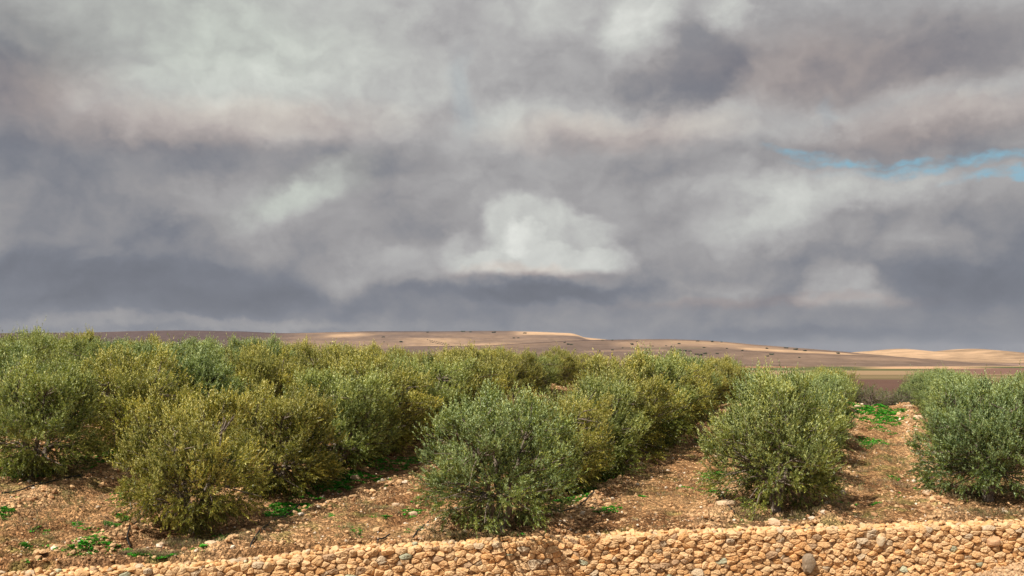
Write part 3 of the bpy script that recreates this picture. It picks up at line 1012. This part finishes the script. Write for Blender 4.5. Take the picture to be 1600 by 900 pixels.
    for k in range(stems):
        a0 = k / stems * 6.28 + rng.uniform(-0.4, 0.4); r_ = rng.uniform(0.35, 0.7)
        P = [np.array([0.04 * math.cos(a0), 0.04 * math.sin(a0), 0.05])]
        for j in range(1, 7):
            tt = j / 6
            P.append(np.array([math.cos(a0 + 0.3 * tt) * (0.05 + r_ * tt ** 0.9), math.sin(a0 + 0.3 * tt) * (0.05 + r_ * tt ** 0.9), 0.05 + tt * H * rng.uniform(0.60, 0.66)]) + rng.normal(0, 0.025, 3))
        addt(P, [0.075, 0.066, 0.056, 0.046, 0.036, 0.026, 0.014])
        tips += P[2:]
    tips = np.array(tips)
    for k in range(nc):
        j = np.argmin(np.linalg.norm(tips - cc[k] + np.array([0, 0, 0.35]), axis=1))
        p0 = tips[j]; p3 = cc[k]
        mid = (p0 + p3) / 2 + rng.normal(0, 0.06, 3)
        addt([p0, mid, p3, p3 + (p3 - mid) * 0.35], [0.022, 0.015, 0.009, 0.004], 5)
    # twigs of the outer shoots
    for k in rng.choice(nshoot, 260, replace=False):
        addt([base[k] - dirn[k] * 0.15, base[k] + dirn[k] * slen[k] * 0.5, base[k] + dirn[k] * slen[k] * 0.9 + bend[k] * slen[k] * 0.8], [0.006, 0.004, 0.002], 3)
    return (V, Fq, tone), (np.concatenate(WV), np.concatenate(WF))


def make_tree(seed, name="olive_tree", **kw):
    root = empty(name)
    (V, Fq, tone), (WV, WF) = olive_meshes(seed, **kw)
    np_mesh("trunk", WV, WF, M_BARK, root, smooth=True)
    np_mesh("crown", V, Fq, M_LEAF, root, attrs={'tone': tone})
    return root


def copy_tree(o):
    c = o.copy(); COL.objects.link(c)
    for ch in o.children:
        d = ch.copy(); COL.objects.link(d); d.parent = c
    return c


SIL = [(-300, 512), (0, 519), (60, 515), (110, 512), (150, 517), (180, 524), (300, 524), (400, 520), (440, 528), (530, 530), (600, 541), (700, 545),
       (745, 537), (830, 537), (880, 547), (960, 551), (1000, 545), (1080, 553), (1150, 558), (1200, 566), (1270, 570), (1330, 574), (1350, 582),
       (1390, 580), (1430, 572), (1480, 576), (1540, 580), (1600, 578), (1900, 578)]
YEL = (1.18, 1.09, 0.60, 1); OLV = (1.00, 1.08, 0.70, 1); GRN = (0.90, 1.06, 0.80, 1); DKG = (0.78, 0.97, 0.76, 1)

ORD = ["first", "second", "third", "fourth", "fifth", "sixth", "seventh", "eighth", "ninth", "tenth", "eleventh", "twelfth", "thirteenth", "fourteenth", "fifteenth", "sixteenth", "seventeenth"]


def build_trees():
    rng = random.Random(5)
    protos = []
    for k in range(7):
        protos.append(make_tree(100 + k * 7, H=3.1, Rm=[1.42, 1.52, 1.48, 1.5, 1.38, 1.55, 1.46][k]))
    used = [False] * len(protos)
    rowname = {6: "behind the yellow green front tree", 7: "behind the middle front tree",
               8: "along the right aisle's left side", 9: "along the right aisle's right side",
               5: "along the bare strip's left side", 4: "two rows left of the bare strip",
               3: "three rows left of the bare strip", 2: "four rows left of the bare strip",
               1: "five rows left of the bare strip", 0: "six rows left of the bare strip",
               10: "in the row at the photo's right edge"}
    # first tree of each visible row: (proto, y, height, width factor, tint, label)
    first = {6: (0, 20.6, 3.14, 0.90, YEL, "yellow green bushy olive tree at front left, open stems showing at its foot"),
             7: (1, 21.0, 3.02, 1.06, GRN, "grey green round olive tree at front centre, low skirt almost touching the wall"),
             8: (2, 22.9, 3.24, 0.97, OLV, "tall full olive tree standing alone between the two right hand aisles"),
             9: (3, 24.2, 3.18, 0.98, DKG, "dark green olive tree at the right edge nearest the wall"),
             5: (4, 22.9, 2.95, 1.04, OLV, "olive green tree cut by the left edge beside the bare strip")}
    made = 0
    for ri, u in enumerate(ROWS):
        if ri in first:
            pr, y, h, wf, tint, lab = first[ri]
        else:
            pr, y, h, wf, tint, lab = rng.randrange(7), None, 3.0, 1.0, OLV, None
            # the first spot of this row that is in the frame
            y = 20.0 + rng.uniform(0, 3)
            for _ in range(60):
                if -60 < 800 + F * (u + DX * y) / y < 1690: break
                y += 3.6
        k = 0
        yend = {10: 60, 9: 59, 8: 57.5, 7: 56, 6: 54}.get(ri, 52)
        while y < yend:
            x = u + DX * y + ((-0.35 if ri == 6 else 0) if k == 0 and ri in first else rng.uniform(-0.25, 0.25))
            px = 800 + F * x / y
            zg = float(smooth_z(x, y)) - 0.03
            if k > 0 or ri not in first:
                h = 3.0 * rng.uniform(0.92, 1.09); wf = rng.uniform(1.02, 1.18); pr = rng.randrange(7)
                sil = np.interp(px, [a for a, b in SIL], [b for a, b in SIL]) + rng.uniform(-2, 7)
                cap = (HZ - sil) / F * y - zg
                if y > 28: h = max(1.9, min(h * 1.22, cap))
                # tint: yellow in the middle, greener towards left and right
                r = rng.random()
                if 430 < px < 1130: tint = YEL if r < 0.50 else OLV if r < 0.82 else GRN
                elif px >= 1130: tint = OLV if r < 0.5 else GRN if r < 0.75 else YEL
                else: tint = OLV if r < 0.35 else GRN if r < 0.7 else DKG if r < 0.85 else YEL
                if ri == 9: tint = DKG if r < 0.4 else GRN
                if ri in (6, 7) and k < 6: tint = YEL if k not in (2, 4) else OLV
                if ri >= 8: wf *= 0.86
                if ri == 9: x += 0.25
                if ri == 6: x -= 0.95; px = 800 + F * x / y
                v = rng.uniform(0.92, 1.08); tint = tuple(c * v for c in tint[:3]) + (1,)
                lab = None
            if -110 < px < 1710:
                if not used[pr]: t = protos[pr]; used[pr] = True
                else: t = copy_tree(protos[pr])
                t.location = (x, y, zg)
                t.rotation_euler = (0, 0, rng.uniform(0, 6.28))
                t.scale = (h / 3.1 * wf, h / 3.1 * wf, h / 3.1)
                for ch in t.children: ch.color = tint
                kind = "yellow green" if tint[0] > 1.04 * tint[1] else "grey green" if tint[1] > tint[0] * 1.12 else "olive green"
                t['label'] = lab or f"{kind} olive tree, {ORD[min(k, 16)]} from the wall {rowname[ri]}"
                t['category'] = 'olive tree'
                t['group'] = 'olive trees planted in rows'
                made += 1
            k += 1
            y += (4.0 if k == 1 and ri in first and ri != 5 else 3.0) * rng.uniform(0.93, 1.08) / 1.06
    for i, p in enumerate(protos):
        if not used[i]:
            for ch in list(p.children): bpy.data.objects.remove(ch)
            bpy.data.objects.remove(p)
    print("trees", made)
    # low dark shrubs closing the right hand aisle beyond its crest
    sh = make_tree(999, "shrub", H=1.7, Rm=1.2, nshoot=420, nleaf=20, low=0.02)
    for k, (px, y, s, lab) in enumerate(((1352, 52.0, 0.95, "low dark shrub beyond the crest of the right aisle, beside the left trees"),
                                         (1382, 53.5, 0.85, "low dark shrub in the middle beyond the crest of the right aisle"),
                                         (1408, 52.5, 0.9, "low dark shrub beyond the crest of the right aisle, beside the right trees"))):
        t = sh if k == 0 else copy_tree(sh)
        x = (px - 800) / F * y
        t.location = (x, y, float(smooth_z(x, y)) - 0.05)
        t.scale = (s, s, s); t.rotation_euler = (0, 0, k * 2.1)
        for ch in t.children: ch.color = (0.55, 0.62, 0.55, 1)
        tag(t, lab, "shrub", "low shrubs beyond the orchard")


# ------------------------------------------------------------------ weeds and dry grass
def on_ground(px, py):
    """ground point seen at a pixel of the photograph (ray march over the smooth terrain)"""
    dx = (px - 800) / F; dz = (HZ - py) / F
    y = 15.0
    while y < 75:
        if dz * y < float(smooth_z(dx * y, y)): break
        y += 0.05
    return dx * y, y


def leaf_tufts(name, spots, mat, cols, seed, leaf=(0.03, 0.07), width=0.5, up=0.7, per=14):
    """spots: (px, py, radius_m, count)"""
    rng = np.random.RandomState(seed)
    V = []; Cc = []
    for px, py, rx, ry, cnt in spots:
        cnt = int(cnt * 4.0); rx *= 1.25; ry *= 1.25
        cx, cy = on_ground(px, py)
        if cy > 74: continue
        for _ in range(cnt):
            a = rng.uniform(0, 6.28); r = math.sqrt(rng.rand())
            x = cx + math.cos(a) * r * rx; y = cy + math.sin(a) * r * ry
            if fbm(x, y, 2.2, 2, 55) < -0.35: continue
            z = float(ground_z(x, y)) - 0.01
            big = 1.0 + max(0.0, y - 30) * 0.05
            colr = np.array(cols[rng.randint(len(cols))]) * rng.uniform(0.75, 1.25)
            for k in range(per):
                b = rng.uniform(0, 6.28); l = rng.uniform(*leaf) * big; e = rng.uniform(0.2, 1) * up
                d = np.array([math.cos(b) * (1 - e * 0.6), math.sin(b) * (1 - e * 0.6), e]); d /= np.linalg.norm(d)
                sdir = np.array([-math.sin(b), math.cos(b), 0])
                p = np.array([x, y, z]) + rng.normal(0, 0.02, 3) * np.array([1, 1, 0])
                w = l * width
                V.append([p, p + d * l * 0.55 + sdir * w / 2, p + d * l - np.array([0, 0, l * 0.2]), p + d * l * 0.55 - sdir * w / 2])
                Cc.append(np.tile(colr, (4, 1)))
    V = np.array(V).reshape(-1, 3)
    return np_mesh(name, V, np.arange(len(V)).reshape(-1, 4), mat, colattr=np.concatenate(Cc))


def build_weeds():
    G = [(0.045, 0.33, 0.015), (0.08, 0.38, 0.03), (0.03, 0.22, 0.015), (0.14, 0.30, 0.04)]
    sp = [(1372, 640, 0.8, 2.0, 160), (1362, 655, 0.6, 2.0, 120), (1390, 650, 0.5, 2, 50), (1355, 645, 0.5, 3, 120), (1362, 690, 0.35, 0.9, 90), (1330, 690, 0.3, 1.5, 30), (1378, 672, 0.3, 1.0, 20), (1110, 744, 0.3, 0.5, 60),
          (1125, 742, 0.22, 0.4, 30), (1105, 765, 0.2, 0.2, 14), (945, 797, 0.35, 0.25, 34), (960, 790, 0.2, 0.2, 14), (1003, 775, 0.08, 0.1, 6), (1022, 785, 0.06, 0.1, 5),
          (893, 782, 0.35, 0.25, 60), (912, 765, 0.35, 0.4, 110), (940, 745, 0.3, 0.5, 60), (1130, 770, 0.3, 0.3, 40), (520, 757, 0.45, 0.5, 110), (552, 742, 0.4, 0.5, 110), (605, 724, 0.5, 0.5, 110), (640, 716, 0.3, 0.4, 45),
          (455, 790, 0.4, 0.4, 90), (435, 800, 0.3, 0.3, 50), (480, 776, 0.4, 0.3, 60), (585, 755, 0.4, 0.3, 26), (598, 748, 0.3, 0.3, 18),
          (143, 856, 0.35, 0.35, 34), (120, 866, 0.3, 0.2, 14), (155, 838, 0.08, 0.1, 10), (175, 822, 0.12, 0.12, 18), (190, 812, 0.1, 0.1, 12), (5, 805, 0.15, 0.15, 18),
          (38, 855, 0.06, 0.06, 6), (215, 866, 0.12, 0.12, 8), (268, 862, 0.12, 0.1, 8), (310, 860, 0.12, 0.1, 8), (245, 866, 0.2, 0.1, 12), (690, 812, 0.05, 0.1, 6),
          (640, 800, 0.2, 0.3, 12), (560, 830, 0.2, 0.2, 6), (1162, 812, 0.05, 0.05, 5), (1370, 790, 0.1, 0.1, 6), (1452, 770, 0.25, 0.4, 16), (1465, 745, 0.2, 0.3, 10),
          (40, 735, 0.5, 0.6, 50), (140, 715, 0.5, 0.8, 60), (180, 705, 0.3, 0.5, 30), (340, 838, 0.3, 0.2, 20), (800, 832, 0.25, 0.1, 22), (1290, 800, 0.15, 0.1, 8),
          (1100, 690, 0.3, 1.2, 30), (1115, 665, 0.3, 1.5, 20), (1010, 800, 0.1, 0.1, 4)]
    rw = random.Random(12)
    for _ in range(46):      # stray seedlings down the aisles
        a = rw.choice(((890, 1110, 690, 810), (1300, 1480, 640, 790), (430, 660, 720, 840), (0, 230, 770, 880)))
        sp.append((rw.uniform(a[0], a[1]), rw.uniform(a[2], a[3]), rw.uniform(0.05, 0.3), rw.uniform(0.05, 0.4), rw.randint(2, 7)))
    o = leaf_tufts("weeds", sp, M_WEED, G, 4)
    tag(o, "bright green weeds growing in patches on the bare soil between the trees", "weeds", kind='stuff')
    rng = random.Random(9)
    D = [(0.30, 0.21, 0.12), (0.20, 0.14, 0.09), (0.26, 0.22, 0.10), (0.17, 0.17, 0.06)]
    sp = [(235, 862, 0.5, 0.15, 40), (300, 850, 0.5, 0.2, 30), (1215, 806, 1.0, 0.3, 70), (1140, 790, 0.4, 0.4, 20), (1350, 760, 1.0, 0.6, 40), (1490, 775, 0.7, 0.4, 50),
          (1020, 690, 1.0, 2.0, 80), (1080, 680, 0.5, 2, 50), (780, 838, 0.8, 0.2, 50), (1540, 800, 1.0, 0.2, 50), (1290, 795, 0.4, 0.3, 20), (1350, 700, 0.5, 3, 60),
          (1340, 730, 0.4, 0.6, 30), (560, 800, 0.8, 0.8, 20), (90, 800, 1.5, 1.0, 30), (1000, 760, 1.5, 2.0, 50), (700, 838, 0.4, 0.2, 20), (330, 845, 0.9, 0.3, 50)]
    for _ in range(110):
        sp.append((rng.uniform(0, 1600), rng.uniform(690, 850), 0.5, 0.5, rng.randint(2, 8)))
    o = leaf_tufts("dry_grass", sp, M_DRY, D, 6, (0.06, 0.17), 0.05, 1.0, 16)
    tag(o, "withered brown grass tufts on the stony soil", "dry grass", kind='stuff')


# ------------------------------------------------------------------ loose rocks, hoses
def build_rocks():
    rng = np.random.RandomState(21)
    L = [(1135, 797, 0.26, 0.10, "long flat tan slab lying left of the tree between the two right aisles"),
         (1210, 818, 0.15, 0.10, "pale rock behind the wall below the tree between the right aisles"),
         (920, 808, 0.0, 0, ""), (865, 806, 0.20, 0.08, "long buff rock in the dirt right of the middle front tree"),
         (672, 850, 0.15, 0.11, "pinkish white rock on the wall's edge left of the middle front tree"),
         (645, 800, 0.12, 0.08, "tan rock left of the middle front tree's skirt"),
         (555, 748, 0.13, 0.09, "buff rock by the weeds right of the yellow green front tree"),
         (618, 791, 0.10, 0.07, "round orange rock out in the middle of the left aisle"),
         (330, 853, 0.17, 0.08, "pale flat rock below the yellow green front tree"),
         (250, 853, 0.10, 0.07, "whitish round rock left below the yellow green front tree"),
         (1325, 692, 0.14, 0.14, "pale upright rock at the left edge of the far right aisle"),
         (1418, 640, 0.24, 0.11, "broad pale rock at the crest of the right aisle"),
         (1340, 640, 0.18, 0.10, "buff rock at the left end of the right aisle's crest"),
         (1436, 655, 0.25, 0.13, "buff rock against the trees near the right aisle's crest"),
         (1450, 780, 0.14, 0.09, "tan rock in front of the dark green tree at right"),
         (960, 735, 0.14, 0.09, "tan rock along the edge of the middle aisle")]
    for px, py, w, h, lab in L:
        if not w: continue
        x, y = on_ground(px, py)
        v = rock_shape(ICO2, rng, 0.4, 0.06) * np.array([w, w * 0.6, h])
        a = rng.uniform(-0.4, 0.4); ca, sa = math.cos(a), math.sin(a)
        v = v @ np.array([[ca, -sa, 0], [sa, ca, 0], [0, 0, 1]]).T
        o = np_mesh("rock", v, ICO2[1], M_STONE, colattr=np.tile(np.array([0.56, 0.40, 0.26]) * rng.uniform(0.85, 1.15), (len(v), 1)))
        o.location = (x, y, float(ground_z(x, y)) + h * 0.45)
        tag(o, lab, "rock", "larger loose rocks in the orchard")


def build_hoses():
    L = [([(232, 792), (222, 808), (212, 822), (203, 836), (198, 846), (204, 856)], "thin black irrigation hose bending down the stones left of the yellow green front tree"),
         ([(470, 785), (440, 810), (412, 832), (396, 850), (386, 862)], "thin black irrigation hose right of the yellow green front tree"),
         ([(672, 815), (664, 824), (655, 834), (645, 843)], "short black irrigation hose left of the middle front tree"),
         ([(610, 838), (594, 842), (583, 850), (575, 856)], "short thin black hose end near the wall in the left aisle"),
         ([(0, 774), (40, 768), (80, 757), (110, 749), (150, 742)], "black irrigation hose along the shaded edge of the far left strip"),
         ([(860, 800), (880, 803), (905, 795), (930, 780)], "black irrigation hose beside the buff rock right of the middle front tree"),
         ([(1120, 770), (1128, 785), (1136, 798), (1148, 808)], "black irrigation hose beside the flat slab left of the lone tree")]
    for pts, lab in L:
        W = []
        for px, py in pts:
            x, y = on_ground(px, py); W.append((x, y))
        W = np.array(W); tt = np.linspace(0, len(W) - 1, 40); k = np.arange(len(W))
        x = np.interp(tt, k, W[:, 0]); y = np.interp(tt, k, W[:, 1])
        ker = np.ones(5) / 5
        x = np.convolve(np.pad(x, 2, 'edge'), ker, 'valid'); y = np.convolve(np.pad(y, 2, 'edge'), ker, 'valid')
        z = ground_z(x, y) + 0.03
        z = np.convolve(np.pad(z, 3, 'edge'), np.ones(7) / 7, 'valid') + 0.012
        o0 = np.array([x.mean(), y.mean(), z.mean()])
        v, f = tube(np.stack([x, y, z], 1) - o0, [0.016] * 40, 7)
        o = np_mesh("irrigation_hose", v, f, M_HOSE, smooth=True)
        o.location = o0
        tag(o, lab, "hose", "black irrigation hoses")


# ------------------------------------------------------------------ dark bushes on the far hills
def bush_label(px, py):
    for a, b, c, d, l in ((880, 896, 535, 541, "dark bush of the small cluster right of the tan mesa's foot"), (1060, 1080, 546, 550, "dark bush in the thin dark line low on the middle slope"),
                          (1086, 1106, 550, 558, "dark bush of the thick clump just above the tree tops"), (985, 990, 537, 540, "single dark bush under the pale band of the middle slope"),
                          (1196, 1262, 543, 550, "dark bush strung along the falling right shoulder of the middle ridge"), (1305, 1312, 550, 555, "lone dark bush where the two far ridges meet"),
                          (715, 825, 516, 522, "tiny dark bush on the flat top of the far mesa"), (660, 720, 529, 545, "tiny dark bush in the striped terraces below the mesa"),
                          (620, 630, 533, 536, "single round dark bush left of the striped terraces"), (795, 815, 527, 530, "tiny dark bush on the sunlit tan patch below the mesa top")):
        if a <= px <= b and c <= py <= d: return l
    return "tiny dark bush scattered on the far bare hillside"


def build_far_bushes():
    rng = np.random.RandomState(31)
    from mathutils.bvhtree import BVHTree
    hills = [o for o in COL.objects if o.name.startswith('hills')]
    trees = []
    for o in hills:
        me = o.data
        trees.append(BVHTree.FromPolygons([v.co[:] for v in me.vertices], [p.vertices[:] for p in me.polygons]))
    def hit(px, py):
        d = Vector(((px - 800) / F, 1, (HZ - py) / F)).normalized()
        best = None
        for t in trees:
            h = t.ray_cast(Vector((0, 0, 0)), d)
            if h[0] is not None and (best is None or h[3] < best[3]): best = h
        return best[0] if best else None
    shapes = []
    for k in range(4):
        v = []; f = []; n = 0
        for _ in range(7):
            b = ICO1[0] * (1 + rng.uniform(-0.28, 0.28, (len(ICO1[0]), 1))) * rng.uniform(0.4, 0.62)
            b = b * np.array([1, 1, 0.8]) + np.array([rng.uniform(-0.6, 0.6), rng.uniform(-0.5, 0.5), rng.uniform(0.2, 0.65)])
            v.append(b); f.append(ICO1[1] + n); n += len(b)
        me_o = np_mesh("bush", np.concatenate(v), np.concatenate(f), M_BUSH)
        shapes.append(me_o)
    first = [True] * 4
    P = [(888, 538.5, 1.3), (893, 539, 1.2), (882, 535.5, 1), (942, 532, 1), (957, 532, .8), (987, 538.5, 1.4), (995, 534.5, .9), (1061, 537.5, 1.2), (1090, 533.5, 1), (1113, 534.5, 1.2),
         (1100, 543.5, 1), (1102, 553, 1.6), (1095, 556, 1.8), (1089, 554, 1.3), (1070, 548.5, 1.5), (1062, 547.5, 1.4), (1078, 549, 1.2), (1120, 553, 1.3), (1198, 545, 1.2), (1228, 544.2, 1.4), (1243, 546.7, 1.5), (1258, 548.7, 1.6),
         (1309, 552.8, 1.4), (1206, 554.4, 1.4), (1199, 557, 1.1), (1249, 559, 1), (957, 547.5, 1), (937, 549, 1), (820, 521, 1.1), (724, 518.6, 1.2), (773, 519.8, 1.2), (770, 520, 1), (668, 519.6, 1),
         (626, 534.5, 1.6), (599, 527, 1), (803, 528.5, .9), (810, 528.3, .8), (1010, 546, 1), (1020, 541, .8), (1160, 548, 1), (1136, 545, .9), (1049, 541.5, .8), (973, 544, .8), (735, 519, .9)]
    for i in range(20):
        P.append((668 + (i % 10) * 3.6 + (i // 10) * 5, 531 + (i % 10) * 0.8 + (i // 10) * 3.5, 0.6))
    for i in range(8):
        P.append((rng.uniform(560, 1290), rng.uniform(533, 562), rng.uniform(0.5, 0.9)))
    n = 0
    for px, py, s in P:
        h = hit(px, py)
        if h is None: h = hit(px, py + 1.5)
        if h is None: continue
        k = rng.randint(4)
        if first[k]: o = shapes[k]; first[k] = False
        else:
            o = shapes[k].copy(); COL.objects.link(o)
        o.location = h
        r = s * 1.15 * h.y / 1000 * 1.25
        o.scale = (r * rng.uniform(0.9, 1.5), r, r * rng.uniform(0.6, 0.9)); o.rotation_euler = (0, 0, rng.uniform(0, 6))
        tag(o, bush_label(px, py), "bush", "dark bushes dotted over the far hills")
        n += 1
    for k in range(4):
        if first[k]: bpy.data.objects.remove(shapes[k])


def build_haze():
    """thin air over the whole plain, sky outside it"""
    import bmesh
    bm = bmesh.new(); bmesh.ops.create_cube(bm, size=1)
    me = bpy.data.meshes.new("haze"); bm.to_mesh(me); bm.free()
    o = bpy.data.objects.new("haze", me); COL.objects.link(o)
    zmin, zmax = -20.0, 260.0
    o.scale = (32000, 20000, zmax - zmin); o.location = (0, 9000, (zmax + zmin) / 2)
    m = bpy.data.materials.new("haze"); m.use_nodes = True
    t = NT(m.node_tree); out = t.n('ShaderNodeOutputMaterial'); v = t.n('ShaderNodeVolumePrincipled')
    v.inputs['Color'].default_value = (0.80, 0.86, 1.0, 1); v.inputs['Density'].default_value = 0.00003
    v.inputs['Anisotropy'].default_value = 0.2
    t.t.links.new(v.outputs[0], out.inputs['Volume'])
    me.materials.append(m)
    tag(o, "thin bluish haze over the far plain and hills", "haze", kind='stuff')


import time
for fn in (build_ground, build_hills, build_wall, build_pebbles, build_trees, build_weeds, build_rocks, build_hoses, build_far_bushes, build_haze):
    t0 = time.time(); fn(); print(fn.__name__, round(time.time() - t0, 1))
